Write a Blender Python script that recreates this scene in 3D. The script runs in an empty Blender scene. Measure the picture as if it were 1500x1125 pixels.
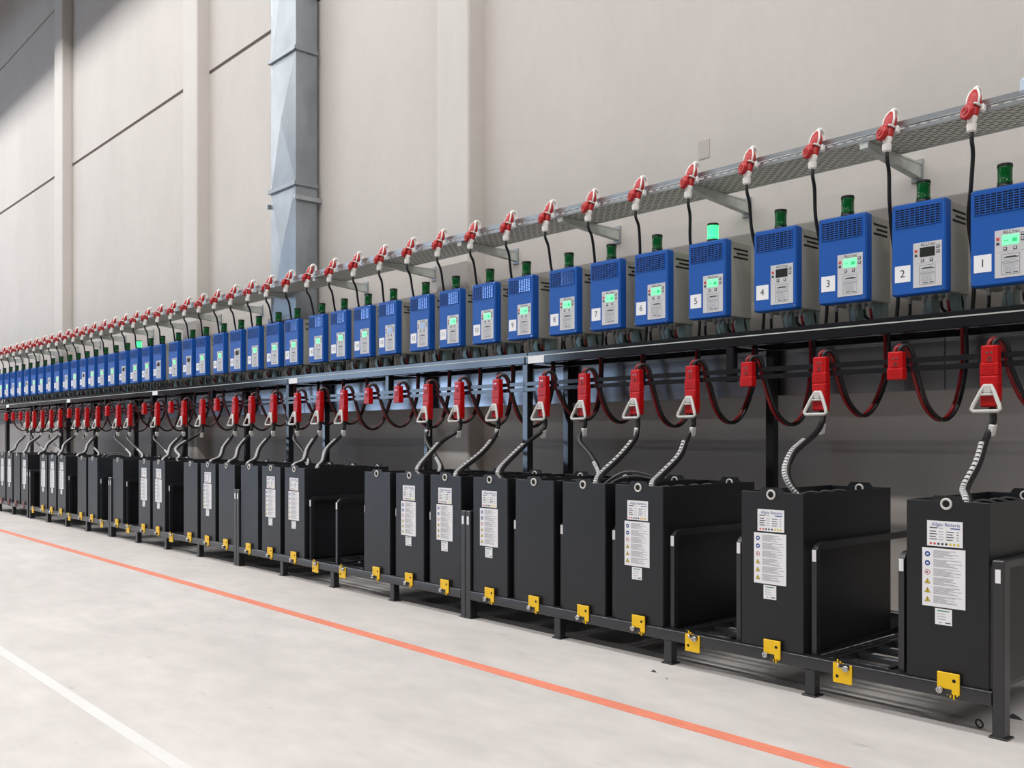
import bpy, math, random
from mathutils import Vector
random.seed(7)
S = bpy.context.scene
C = bpy.context.collection

# ------------------------------------------------------------------ camera
F_PX, HORIZON, VPX = 1396.0, 639.0, -484.0
cam_d = bpy.data.cameras.new('camera')
cam_d.sensor_width = 36.0
cam_d.lens = 36.0 * F_PX / 1500.0
cam_d.shift_y = (HORIZON - 562.5) / 1500.0
cam_d.clip_end = 200
cam = bpy.data.objects.new('camera', cam_d)
C.objects.link(cam)
cam.location = (0, 0, 1.0)
yaw = math.atan2(750.0 - VPX, F_PX)          # angle between the view and the wall
cam.rotation_euler = (math.pi / 2, 0, math.pi / 2 - yaw)
S.camera = cam

# ------------------------------------------------------------------ world and lamps
w = bpy.data.worlds.new('world'); S.world = w; w.use_nodes = True
bg = w.node_tree.nodes['Background']
bg.inputs[0].default_value = (0.56, 0.74, 1.0, 1); bg.inputs[1].default_value = 4.5

# three rows of strip lights; their housings (built below) cut the light off at about 7 m on the wall
LAMP_Z, LAMP_X0, LAMP_X1 = 8.6, -56.0, 8.0
LAMP_ROWS = [(2.4, 1700), (-1.5, 2500), (-8.0, 700)]
for ly, watts in LAMP_ROWS:
    l = bpy.data.lights.new('strip_light', 'AREA'); l.shape = 'RECTANGLE'
    l.size = LAMP_X1 - LAMP_X0; l.size_y = 0.25; l.energy = watts
    l.color = (1.0, 0.99, 0.975)
    o = bpy.data.objects.new('strip_light', l); C.objects.link(o)
    o.location = ((LAMP_X0 + LAMP_X1) / 2, ly, LAMP_Z)

S.view_settings.view_transform = 'Standard'
S.view_settings.look = 'None'
S.view_settings.gamma = 1.0
S.view_settings.use_curve_mapping = False
S.view_settings.exposure = 0.10
S.cycles.max_bounces = 6; S.cycles.diffuse_bounces = 4; S.cycles.glossy_bounces = 3; S.cycles.transparent_max_bounces = 6

# ------------------------------------------------------------------ materials
def lin(c):
    r = []
    for v in c:
        v /= 255.0
        r.append(v / 12.92 if v <= 0.04045 else ((v + 0.055) / 1.055) ** 2.4)
    return (*r, 1.0)
M = {}
def mat(name, rgb, rough=0.5, metal=0.0, var=0.06, scale=12.0, bump=0.0, emit=None, estr=0.0, spec=None, alpha=None, trans=0.0):
    m = bpy.data.materials.new(name); m.use_nodes = True
    nt = m.node_tree; b = nt.nodes['Principled BSDF']
    col = lin(rgb)
    b.inputs['Roughness'].default_value = rough
    b.inputs['Metallic'].default_value = metal
    if spec is not None: b.inputs['Specular IOR Level'].default_value = spec
    if trans: b.inputs['Transmission Weight'].default_value = trans
    tc = nt.nodes.new('ShaderNodeTexCoord')
    n = nt.nodes.new('ShaderNodeTexNoise'); n.inputs['Scale'].default_value = scale; n.inputs['Detail'].default_value = 4
    nt.links.new(tc.outputs['Object'], n.inputs['Vector'])
    r = nt.nodes.new('ShaderNodeValToRGB')
    r.color_ramp.elements[0].position = 0.3; r.color_ramp.elements[1].position = 0.7
    r.color_ramp.elements[0].color = (*[max(0, v * (1 - var)) for v in col[:3]], 1)
    r.color_ramp.elements[1].color = (*[min(1, v * (1 + var)) for v in col[:3]], 1)
    nt.links.new(n.outputs['Fac'], r.inputs['Fac'])
    nt.links.new(r.outputs['Color'], b.inputs['Base Color'])
    if bump:
        bp = nt.nodes.new('ShaderNodeBump'); bp.inputs['Strength'].default_value = bump; bp.inputs['Distance'].default_value = 0.01
        nt.links.new(n.outputs['Fac'], bp.inputs['Height']); nt.links.new(bp.outputs['Normal'], b.inputs['Normal'])
    if emit:
        b.inputs['Emission Color'].default_value = lin(emit); b.inputs['Emission Strength'].default_value = estr
    M[name] = m
    return m

def concrete(name, rgb, rough, scales, stretch=(1, 1, 1), amt=0.1, spots=False):
    """concrete: two noises of different size tint the base colour, a fine one gives relief"""
    m = bpy.data.materials.new(name); m.use_nodes = True
    nt = m.node_tree; b = nt.nodes['Principled BSDF']
    g = nt.nodes.new('ShaderNodeNewGeometry')
    mp = nt.nodes.new('ShaderNodeMapping'); mp.inputs['Scale'].default_value = stretch
    nt.links.new(g.outputs['Position'], mp.inputs['Vector'])
    col = lin(rgb)
    prev = None
    for i, (sc, det, am) in enumerate(scales):
        n = nt.nodes.new('ShaderNodeTexNoise'); n.inputs['Scale'].default_value = sc; n.inputs['Detail'].default_value = det
        n.inputs['Roughness'].default_value = 0.6
        nt.links.new(mp.outputs['Vector'], n.inputs['Vector'])
        r = nt.nodes.new('ShaderNodeMapRange')
        r.inputs['From Min'].default_value = 0.3; r.inputs['From Max'].default_value = 0.7
        r.inputs['To Min'].default_value = 1 - am; r.inputs['To Max'].default_value = 1 + am * 0.6
        nt.links.new(n.outputs['Fac'], r.inputs['Value'])
        if prev is None: prev = r.outputs['Result']
        else:
            mu = nt.nodes.new('ShaderNodeMath'); mu.operation = 'MULTIPLY'
            nt.links.new(prev, mu.inputs[0]); nt.links.new(r.outputs['Result'], mu.inputs[1]); prev = mu.outputs[0]
    if spots:
        n = nt.nodes.new('ShaderNodeTexNoise'); n.inputs['Scale'].default_value = 9; n.inputs['Detail'].default_value = 6
        mp2 = nt.nodes.new('ShaderNodeMapping'); mp2.inputs['Scale'].default_value = (0.6, 1.6, 1)
        nt.links.new(g.outputs['Position'], mp2.inputs['Vector']); nt.links.new(mp2.outputs['Vector'], n.inputs['Vector'])
        r = nt.nodes.new('ShaderNodeMapRange'); r.inputs['From Min'].default_value = 0.66; r.inputs['From Max'].default_value = 0.8
        r.inputs['To Min'].default_value = 1.0; r.inputs['To Max'].default_value = 0.72
        nt.links.new(n.outputs['Fac'], r.inputs['Value'])
        mu = nt.nodes.new('ShaderNodeMath'); mu.operation = 'MULTIPLY'
        nt.links.new(prev, mu.inputs[0]); nt.links.new(r.outputs['Result'], mu.inputs[1]); prev = mu.outputs[0]
    vm = nt.nodes.new('ShaderNodeVectorMath'); vm.operation = 'SCALE'
    vm.inputs[0].default_value = col[:3]
    nt.links.new(prev, vm.inputs['Scale']); nt.links.new(vm.outputs['Vector'], b.inputs['Base Color'])
    b.inputs['Roughness'].default_value = rough
    n = nt.nodes.new('ShaderNodeTexNoise'); n.inputs['Scale'].default_value = 60; n.inputs['Detail'].default_value = 3
    nt.links.new(g.outputs['Position'], n.inputs['Vector'])
    bp = nt.nodes.new('ShaderNodeBump'); bp.inputs['Strength'].default_value = 0.08; bp.inputs['Distance'].default_value = 0.004
    nt.links.new(n.outputs['Fac'], bp.inputs['Height']); nt.links.new(bp.outputs['Normal'], b.inputs['Normal'])
    M[name] = m
    return m

concrete('wall_concrete', (198, 192, 187), 0.75, [(0.35, 3, 0.05), (1.6, 5, 0.04), (14, 3, 0.02)], (1.2, 1, 0.6))
concrete('pillar_concrete', (203, 198, 193), 0.75, [(0.8, 4, 0.05), (9, 3, 0.03)], (1, 1, 0.4))
concrete('patch_concrete', (184, 178, 172), 0.8, [(6, 4, 0.05)])
concrete('floor_concrete', (210, 205, 202), 0.5, [(0.5, 4, 0.07), (2.2, 6, 0.10), (7, 5, 0.07)], (0.7, 1.3, 1), spots=True)
concrete('hall_far', (118, 110, 100), 0.8, [(0.5, 2, 0.1)])
concrete('roof_grey', (95, 95, 95), 0.8, [(0.5, 2, 0.04)])
concrete('orange_paint', (236, 142, 116), 0.5, [(3, 6, 0.10), (25, 4, 0.10)], (0.5, 2, 1))
concrete('white_paint', (226, 224, 222), 0.45, [(3, 5, 0.04), (25, 3, 0.04)])
mat('joint_dark', (112, 102, 97), 0.9)
mat('black_paint', (30, 31, 34), 0.42, 0, 0.12, 5)
mat('rack_paint', (34, 36, 40), 0.34, 0.2, 0.12, 5, spec=0.9)
mat('shelf_paint', (34, 36, 41), 0.12, 0.25, 0.1, 4, spec=0.9)
mat('battery_black', (22, 24, 28), 0.42, 0, 0.22, 3.5)
mat('battery_scuffed', (30, 34, 41), 0.45, 0, 0.4, 6)
mat('cell_plastic', (20, 20, 22), 0.5)
mat('hole_black', (8, 8, 9), 0.8, 0, 0)
mat('vent_dark', (14, 26, 60), 0.6, 0, 0.05)
mat('vent_plate', (120, 138, 176), 0.10, 1.0, 0.1)
mat('blue_cover', (0, 84, 172), 0.5, 0, 0.05, 3)
mat('housing_grey', (184, 182, 173), 0.5, 0.12, 0.08, 4)
mat('galv', (176, 182, 186), 0.36, 0.85, 0.14, 9)
mat('galv_trunk', (156, 161, 168), 0.24, 0.95, 0.05, 3)
mat('galv_duct', (150, 157, 163), 0.38, 0.7, 0.14, 3)
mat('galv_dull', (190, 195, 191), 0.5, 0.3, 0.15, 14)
mat('leg_galv', (150, 170, 168), 0.5, 0.5, 0.12, 8)
mat('white_plastic', (232, 230, 226), 0.4, 0, 0.02)
mat('paper', (240, 240, 243), 0.6, 0, 0.01)
mat('panel_grey', (205, 205, 208), 0.45, 0, 0.01)
mat('ink', (58, 60, 66), 0.6, 0, 0)
mat('ink_light', (158, 160, 166), 0.6, 0, 0)
mat('ink_blue', (42, 74, 150), 0.6, 0, 0)
mat('ink_red', (205, 70, 60), 0.6, 0, 0)
mat('ink_yellow', (226, 196, 20), 0.5, 0, 0)
mat('ink_green', (60, 140, 100), 0.6, 0, 0)
mat('red_plastic', (178, 24, 28), 0.38, 0, 0.06)
mat('connector_red', (190, 8, 14), 0.36, 0, 0.06)
mat('dark_red', (120, 20, 20), 0.5)
mat('handle_grey', (206, 204, 200), 0.4, 0, 0.03)
mat('cable_black', (22, 22, 24), 0.45, 0, 0.1)
mat('cable_red', (140, 16, 22), 0.4, 0, 0.1)
mat('braid_white', (205, 205, 205), 0.45, 0, 0.06, 40)
mat('cable_grey', (150, 150, 148), 0.5)
mat('gland_grey', (150, 152, 150), 0.5)
mat('yellow_paint', (250, 200, 10), 0.4, 0, 0.05, 20)
mat('steel', (190, 190, 190), 0.25, 1.0, 0.05)
mat('lens_green', (4, 92, 40), 0.15, 0, 0.1, 30)
mat('lens_lit', (60, 220, 140), 0.2, 0, 0.0, 30, emit=(60, 255, 130), estr=1.7)
mat('lamp_black', (24, 28, 28), 0.35)
mat('screen_green', (90, 220, 140), 0.3, 0, 0.0, 5, emit=(140, 255, 185), estr=0.8)
mat('screen_ink', (40, 180, 110), 0.3, 0, 0.0, 5, emit=(60, 210, 130), estr=0.5)
mat('screen_dark', (48, 52, 50), 0.15)
mat('screen_pale', (150, 168, 196), 0.12)
mat('scrap_dark', (60, 60, 66), 0.6)
mat('box_blue_white', (196, 212, 230), 0.3)

def perforated(name):
    """galvanised sheet with rows of small slots"""
    m = bpy.data.materials.new(name); m.use_nodes = True
    nt = m.node_tree; b = nt.nodes['Principled BSDF']
    b.inputs['Metallic'].default_value = 0.25; b.inputs['Roughness'].default_value = 0.5
    g = nt.nodes.new('ShaderNodeNewGeometry')
    br = nt.nodes.new('ShaderNodeTexBrick'); br.inputs['Scale'].default_value = 1.0
    br.inputs['Brick Width'].default_value = 0.055; br.inputs['Row Height'].default_value = 0.027; br.inputs['Mortar Size'].default_value = 0.0085
    br.inputs['Mortar Smooth'].default_value = 0.0
    for k_, c_ in (('Color1', (42, 42, 38)), ('Color2', (60, 60, 54)), ('Mortar', (196, 198, 190))): br.inputs[k_].default_value = lin(c_)  # dark slot colours paint in the shade inside the tray
    nt.links.new(g.outputs['Position'], br.inputs['Vector'])
    nt.links.new(br.outputs['Color'], b.inputs['Base Color'])
    M[name] = m
perforated('galv_perforated')

# ------------------------------------------------------------------ mesh builder
class MB:
    def __init__(s): s.v = []; s.f = []; s.m = []; s.s = []
    def add(s, vs, fs, m=0, smooth=False):
        o = len(s.v); s.v += [tuple(p) for p in vs]
        for f in fs: s.f.append(tuple(i + o for i in f)); s.m.append(m); s.s.append(smooth)
        return s
    def box(s, x0, x1, y0, y1, z0, z1, m=0):
        v = [(x, y, z) for z in (z0, z1) for y in (y0, y1) for x in (x0, x1)]
        return s.add(v, [(0, 2, 3, 1), (4, 5, 7, 6), (0, 1, 5, 4), (2, 6, 7, 3), (0, 4, 6, 2), (1, 3, 7, 5)], m)
    def cbox(s, x0, x1, y0, y1, z0, z1, c=0.004, m=0):
        """box with chamfered edges"""
        X, Y, Z = (x0, x1), (y0, y1), (z0, z1)
        v = []; idx = {}
        for i in (0, 1):
            for j in (0, 1):
                for k in (0, 1):
                    sx, sy, sz = (1 - 2 * i) * c, (1 - 2 * j) * c, (1 - 2 * k) * c
                    idx[i, j, k, 0] = len(v); v.append((X[i], Y[j] + sy, Z[k] + sz))
                    idx[i, j, k, 1] = len(v); v.append((X[i] + sx, Y[j], Z[k] + sz))
                    idx[i, j, k, 2] = len(v); v.append((X[i] + sx, Y[j] + sy, Z[k]))
        f = []
        def q(a): f.append(tuple(a))
        for i in (0, 1):
            r = [idx[i, 0, 0, 0], idx[i, 1, 0, 0], idx[i, 1, 1, 0], idx[i, 0, 1, 0]]; q(r if i else r[::-1])
            r = [idx[0, i, 0, 1], idx[1, i, 0, 1], idx[1, i, 1, 1], idx[0, i, 1, 1]]; q(r[::-1] if i else r)
            r = [idx[0, 0, i, 2], idx[1, 0, i, 2], idx[1, 1, i, 2], idx[0, 1, i, 2]]; q(r if i else r[::-1])
        for i in (0, 1):
            for j in (0, 1):
                r = [idx[i, j, 0, 0], idx[i, j, 1, 0], idx[i, j, 1, 1], idx[i, j, 0, 1]]; q(r if (i == j) else r[::-1])
                r = [idx[i, 0, j, 0], idx[i, 0, j, 2], idx[i, 1, j, 2], idx[i, 1, j, 0]]; q(r if (i == j) else r[::-1])
                r = [idx[0, i, j, 1], idx[1, i, j, 1], idx[1, i, j, 2], idx[0, i, j, 2]]; q(r[::-1] if (i != j) else r)
        for i in (0, 1):
            for j in (0, 1):
                for k in (0, 1):
                    r = [idx[i, j, k, 0], idx[i, j, k, 1], idx[i, j, k, 2]]; q(r if (i + j + k) % 2 else r[::-1])
        return s.add(v, f, m)
    def tube(s, path, r, n=8, m=0, caps=True, pattern=None, smooth=True):
        """swept round tube; r may be a list; pattern(i, j, normal) -> material index"""
        P = [Vector(p) for p in path]; N = len(P)
        R = r if isinstance(r, (list, tuple)) else [r] * N
        T = []
        for i in range(N):
            t = (P[min(i + 1, N - 1)] - P[max(i - 1, 0)])
            T.append(t.normalized() if t.length > 1e-9 else Vector((0, 0, 1)))
        up = Vector((0.31, -0.8, 0.5)); a = (up - T[0] * up.dot(T[0])).normalized()
        o = len(s.v)
        for i in range(N):
            a = (a - T[i] * a.dot(T[i])).normalized(); b = T[i].cross(a)
            for j in range(n):
                an = 2 * math.pi * j / n
                s.v.append(tuple(P[i] + (a * math.cos(an) + b * math.sin(an)) * R[i]))
        for i in range(N - 1):
            for j in range(n):
                k = (j + 1) % n
                s.f.append((o + i * n + j, o + i * n + k, o + (i + 1) * n + k, o + (i + 1) * n + j))
                s.m.append(pattern(i, j) if pattern else m); s.s.append(smooth)
        if caps:
            s.f.append(tuple(o + j for j in range(n))[::-1]); s.m.append(m); s.s.append(False)
            s.f.append(tuple(o + (N - 1) * n + j for j in range(n))); s.m.append(m); s.s.append(False)
        return s
    def cyl(s, p0, p1, r0, r1=None, n=16, m=0, caps=True, smooth=True):
        return s.tube([p0, p1], [r0, r0 if r1 is None else r1], n, m, caps, None, smooth)
    def prism(s, poly, y0, y1, m=0):
        """polygon in x, z (anticlockwise seen from -y) pushed from y0 (front) to y1"""
        n = len(poly)
        v = [(x, y0, z) for x, z in poly] + [(x, y1, z) for x, z in poly]
        f = [tuple(range(n)), tuple(range(2 * n - 1, n - 1, -1))]
        f += [(i, i + n, (i + 1) % n + n, (i + 1) % n) for i in range(n)]
        return s.add(v, f, m)
    def rbar(s, x0, x1, y0, y1, z0, z1, r=.007, k=4, m=0):
        """bar along x with rounded long edges"""
        prof = []
        for cy, cz, a0 in ((y1 - r, z1 - r, 0), (y0 + r, z1 - r, 90), (y0 + r, z0 + r, 180), (y1 - r, z0 + r, 270)):
            for i in range(k + 1):
                a = math.radians(a0 + 90 * i / k); prof.append((cy + r * math.cos(a), cz + r * math.sin(a)))
        n = len(prof)
        v = [(x0, y, z) for y, z in prof] + [(x1, y, z) for y, z in prof]
        s.add(v, [(i, (i + 1) % n, (i + 1) % n + n, i + n) for i in range(n)], m, True)
        return s.add(v, [tuple(range(n - 1, -1, -1)), tuple(range(n, 2 * n))], m)
    def ring(s, c, ax, R, r, n=20, k=8, m=0):
        """torus"""
        ax = Vector(ax).normalized(); u = ax.orthogonal().normalized(); w_ = ax.cross(u); c = Vector(c)
        v = []; f = []
        for i in range(n):
            A = 2 * math.pi * i / n; d = u * math.cos(A) + w_ * math.sin(A)
            for j in range(k):
                B = 2 * math.pi * j / k
                v.append(tuple(c + d * (R + r * math.cos(B)) + ax * r * math.sin(B)))
        for i in range(n):
            for j in range(k):
                f.append((i * k + j, ((i + 1) % n) * k + j, ((i + 1) % n) * k + (j + 1) % k, i * k + (j + 1) % k))
        return s.add(v, f, m, True)
    def disc(s, c, r, y, n=14, m=0):
        return s.add([(c[0] + r * math.cos(2 * math.pi * i / n), y, c[1] + r * math.sin(2 * math.pi * i / n)) for i in range(n)], [tuple(range(n))], m)
    def rect(s, x0, x1, z0, z1, y, m=0):
        return s.add([(x0, y, z0), (x1, y, z0), (x1, y, z1), (x0, y, z1)], [(0, 1, 2, 3)], m)
    def mesh(s, name, mats):
        me = bpy.data.meshes.new(name)
        me.from_pydata(s.v, [], s.f)
        for k in ([mats] if isinstance(mats, str) else mats): me.materials.append(M[k])
        me.polygons.foreach_set('material_index', s.m)
        me.polygons.foreach_set('use_smooth', s.s)
        me.update()
        return me

def put(name, mesh, parent=None, loc=(0, 0, 0), rot=None, label=None):
    o = bpy.data.objects.new(name, mesh); C.objects.link(o)
    o.location = loc
    if rot: o.rotation_euler = rot
    if parent is not None: o.parent = parent
    if label: o['label'] = label
    return o
def thing(name, label, cat, loc=(0, 0, 0), group=None):
    o = bpy.data.objects.new(name, None); C.objects.link(o)
    o.location = loc; o['label'] = label; o['category'] = cat; o.empty_display_size = 0.05
    if group: o['group'] = group
    return o
def tag(o, label, cat, group=None):
    o['label'] = label; o['category'] = cat
    if group: o['group'] = group
    return o
def struct(o, label=None):
    o['kind'] = 'structure'
    if label: o['label'] = label
    return o
_txt = {}
def text_mesh(body, size, mat_name, align='CENTER'):
    k = (body, size, mat_name)
    if k not in _txt:
        cu = bpy.data.curves.new('lettering', 'FONT'); cu.body = body; cu.size = size
        cu.align_x = align; cu.align_y = 'CENTER'; cu.resolution_u = 3
        o = bpy.data.objects.new('lettering', cu); C.objects.link(o)
        dg = bpy.context.evaluated_depsgraph_get()
        me = bpy.data.meshes.new_from_object(o.evaluated_get(dg))
        bpy.data.objects.remove(o)
        me.materials.clear(); me.materials.append(M[mat_name])
        _txt[k] = me
    return _txt[k]
UP = (math.pi / 2, 0, 0)                     # text laid in x, y stands up facing -y
def spline(pts, per=8):
    """Catmull-Rom through the points"""
    P = [Vector(p) for p in pts]; P = [P[0] * 2 - P[1]] + P + [P[-1] * 2 - P[-2]]
    out = []
    for i in range(1, len(P) - 2):
        for k in range(per):
            t = k / per
            a, b, c, d = P[i - 1], P[i], P[i + 1], P[i + 2]
            out.append(0.5 * (2 * b + (c - a) * t + (2 * a - 5 * b + 4 * c - d) * t * t + (3 * b - a - 3 * c + d) * t ** 3))
    out.append(P[-2])
    return out
ONES = 'first second third fourth fifth sixth seventh eighth ninth tenth eleventh twelfth thirteenth fourteenth fifteenth sixteenth seventeenth eighteenth nineteenth'.split()
TENS = {2: 'twent', 3: 'thirt', 4: 'fort'}
def nth(n):
    if n < 20: return ONES[n - 1]
    t, u = divmod(n, 10)
    return TENS[t] + ('ieth' if u == 0 else 'y-' + ONES[u - 1])

# ------------------------------------------------------------------ the hall
XL, XR, YF, YW, ZC = -60.0, 14.0, -16.0, 4.65, 10.0
struct(put('floor', MB().box(XL, XR, YF, YW + .3, -0.2, 0).mesh('floor', 'floor_concrete')), 'pale concrete hall floor with faint stains')
struct(put('ceiling', MB().box(XL, XR, YF, YW + .3, ZC, ZC + 0.2).mesh('ceiling', 'roof_grey')))
wb = struct(put('wall_back', MB().box(XL, XR, YW + .015, YW + .3, 0, ZC).mesh('wall_back', 'joint_dark')), 'tall pale concrete panel wall behind the chargers')
struct(put('wall_left', MB().box(XL - .2, XL, YF, YW + .3, 0, ZC).mesh('wall_left', 'wall_concrete')))
struct(put('wall_right', MB().box(XR, XR + .2, YF, YW + .3, 0, ZC).mesh('wall_right', 'hall_far')))
wf = MB()
doors = [(-45.0, -40.4), (-39.9, -35.3), (-34.8, -30.2), (-29.7, -25.1)]
xs = [XL] + [v for d in doors for v in d] + [XR]
for i in range(0, len(xs), 2): wf.box(xs[i], xs[i + 1], YF - .2, YF, 0, ZC)
for a, b in doors: wf.box(a, b, YF - .2, YF, 7.2, ZC)
struct(put('wall_front', wf.mesh('wall_front', 'hall_far')), 'hall wall with open loading doors')
PILLARS = [(-0.64, -1.04), (-5.59, -5.99), (-10.52, -10.91), (-15.48, -15.90), (-20.43, -20.85), (-25.4, -25.8), (-30.4, -30.8), (-35.4, -35.8), (-40.4, -40.8), (4.3, 3.9), (9.3, 8.9)]
PILLARS.sort(reverse=True)
pl_mesh = MB().cbox(-0.2, 0.2, -0.148, 0.014, 0, ZC, 0.012).mesh('pillar', 'pillar_concrete')
for a, b in PILLARS:
    o = struct(put('pillar', pl_mesh, None, ((a + b) / 2, YW, 0)), 'square pale concrete pillar on the panel wall')
edges = [XR] + [v for p in PILLARS for v in p] + [XL]
for i in range(0, len(edges), 2):
    a, b = edges[i], edges[i + 1]
    for z0, z1 in ((0, 5.155), (5.20, 7.855), (7.90, ZC)):
        put('wall_panel', MB().box(b, a, YW, YW + .015, z0, z1).mesh('wall_panel', 'wall_concrete'), wb)
put('repair_patch', MB().box(-0.04, 0.04, -0.003, 0, -0.055, 0.055).mesh('repair_patch', 'patch_concrete'), wb, (-3.52, YW, 2.72))

# unseen strip light housings, added so their shields cut light off the upper wall
for (ly, _w), drop, nm in zip(LAMP_ROWS, (.48, .177, .093), ('above the aisle', 'in the middle of the hall', 'at the far side of the hall')):
    hsg = thing('strip_light', 'unseen housing added to cut off the strip light ' + nm, 'light', (0, ly, LAMP_Z), 'added light cut-off housings under the roof')
    put('light_tray', MB().box(LAMP_X0, LAMP_X1, -.6, .6, .02, .05).mesh('light_tray', 'white_plastic'), hsg)
    for sy in (-1, 1): put('cutoff_shield', MB().box(LAMP_X0, LAMP_X1, sy * .6 - .004, sy * .6 + .004, -drop, .05).mesh('cutoff_shield', 'lamp_black'), hsg)
    xx = LAMP_X0 + 2
    while xx < LAMP_X1:
        put('hanger_rod', MB().cyl((xx, 0, .05), (xx, 0, ZC - LAMP_Z), .012, n=8).mesh('hanger_rod', 'galv'), hsg); xx += 8

# painted floor lines
tag(put('orange_floor_line', MB().box(XL, XR, 2.60, 2.668, 0, 0.0012).mesh('orange_floor_line', 'orange_paint')), 'faded orange line painted on the floor along the racks', 'floor line')
tag(put('white_floor_line', MB().box(XL, XR, 1.132, 1.180, 0, 0.0012).mesh('white_floor_line', 'white_paint')), 'white line painted across the lower left floor', 'floor line')

# ------------------------------------------------------------------ ventilation duct on the wall
duct = thing('ventilation_duct', 'tall galvanised square ventilation duct with cross-creased panels on the wall', 'duct', (-8.265, 4.39, 2.1))
DW, DD = 0.245, 0.225
zs = [0.0, 1.27, 2.535, 3.80, 5.07, 6.33, 7.6]
zs = [z for z in zs]
for i in range(len(zs) - 1):
    z0, z1 = zs[i], zs[i + 1]; zm = (z0 + z1) / 2
    b = MB()
    # front, creased in a cross so that its middle stands out
    v = [(-DW, 0, z0), (DW, 0, z0), (DW, 0, z1), (-DW, 0, z1), (0, -0.026, zm)]
    b.add(v, [(0, 1, 4), (1, 2, 4), (2, 3, 4), (3, 0, 4)])
    v = [(DW, 0, z0), (DW, DD, z0), (DW, DD, z1), (DW, 0, z1), (DW + 0.008, DD / 2, zm)]
    b.add(v, [(0, 1, 4), (1, 2, 4), (2, 3, 4), (3, 0, 4)])
    b.add([(-DW, DD, z0), (-DW, 0, z0), (-DW, 0, z1), (-DW, DD, z1)], [(0, 1, 2, 3)])
    b.add([(DW, DD, z0), (-DW, DD, z0), (-DW, DD, z1), (DW, DD, z1)], [(0, 1, 2, 3)])
    put('duct_section', b.mesh('duct_section', 'galv_duct'), duct)
col = MB()
for x0, x1, y0, y1 in ((-DW - .022, DW + .022, -.024, 0.001), (DW, DW + .022, -.024, DD), (-DW - .022, -DW, -.024, DD)):
    col.cbox(x0, x1, y0, y1, -0.02, 0.02, 0.004)
colm = col.mesh('flange', 'galv_duct')
for z in zs[1:-1]: put('flange', colm, duct, (0, 0, z))
put('end_flange', colm, duct, (0, 0, zs[0] + .02))
st = MB().cbox(-DW - .05, DW + .05, -.03, -.012, -.02, .02, .003)
st2 = MB().cbox(.012, .04, -.03, DD + .035, -.022, .022, .003).mesh('support_strut', 'galv')
put('support_strut', st2, duct, (DW, 0, 1.135)); put('support_strut', st2, duct, (-DW - .052, 0, 1.135))

# ------------------------------------------------------------------ galvanised trunking under the shelf
tr = thing('cable_trunking', 'flat galvanised trunking along the wall below the charger shelf', 'trunking', (0, 4.472, 1.216))
x = 2.0
while x > -24:
    put('trunking_cover', MB().cbox(-2.0, -0.003, 0, 0.028, 0, 0.255, 0.003).mesh('trunking_cover', 'galv_trunk'), tr, (x, 0, 0)); x -= 2.0

# ------------------------------------------------------------------ cable tray on the wall
TZ, TY0, TY1 = 2.355, 4.12, 4.42
tray = thing('cable_tray', 'long galvanised perforated cable tray on wall brackets above the chargers', 'cable tray', (0, TY0, TZ))
x = 0.8; k = 0
L = 3.0
tb = MB().box(-L, 0, 0.0, TY1 - TY0, 0, 0.0015)
tbm = tb.mesh('tray_bottom', 'galv_perforated')
tf = MB()
tf.box(-L, 0, -0.002, 0, 0, 0.012).box(-L, 0, -0.002, 0, 0.022, 0.05)
for i in range(int(L / 0.05)): tf.box(-i * 0.05 - 0.02, -i * 0.05, -0.002, 0, 0.012, 0.022)
tf.box(-L, 0, -0.002, 0.012, 0.05, 0.0525)
tf.tube([(-L, -0.002, 0.026), (0, -0.002, 0.026)], 0.0025, 6)
tfm = tf.mesh('tray_side', 'galv')
tbk = MB().box(-L, 0, TY1 - TY0, TY1 - TY0 + .002, 0, 0.05).box(-L, 0, TY1 - TY0 - .01, TY1 - TY0 + .004, -0.004, 0.0).mesh('tray_back', 'galv')
while x > -24:
    put('tray_bottom', tbm, tray, (x, 0, 0)); put('tray_side', tfm, tray, (x, 0, 0)); put('tray_back', tbk, tray, (x, 0, 0)); x -= L
cb = MB()
for i in range(5):
    y = 0.05 + i * 0.045
    cb.tube([(0.8 - j * 1.2, y + 0.012 * math.sin(j * 1.9 + i), 0.02 + 0.004 * (i % 3)) for j in range(21)], 0.011, 6)
put('tray_cables', cb.mesh('tray_cables', 'cable_grey'), tray)['kind'] = 'stuff'
br = MB()
# cantilever arm: a channel that grows towards the wall, plus wall plate and bolts
ya, yb = 0.0, YW - TY0
for hw, zt in ((.020, -.004), (.023, -.002)):
    v = [(sx * hw, y, z) for sx in (-1, 1) for y, z in ((ya, zt), (yb, zt), (yb, -.075 if hw < .021 else -.010), (ya, -.03 if hw < .021 else -.010))]
    br.add(v, [(0, 1, 2, 3), (7, 6, 5, 4), (0, 4, 5, 1), (3, 2, 6, 7), (0, 3, 7, 4), (1, 5, 6, 2)])
arm_m = br.mesh('bracket_arm', 'galv_dull')
plate_m = MB().cbox(-.03, .03, yb - .008, yb, -.095, .02, .002).cyl((.0, yb - .016, -.01), (0, yb - .006, -.01), .011, n=6, smooth=False).cyl((.0, yb - .016, -.07), (0, yb - .006, -.07), .009, n=6, smooth=False).mesh('wall_plate', 'galv')
for k in range(-1, 17):
    a = put('wall_bracket', arm_m, tray, (-2.215 - 1.0 * k, 0, 0)); put('wall_plate', plate_m, a)

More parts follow.
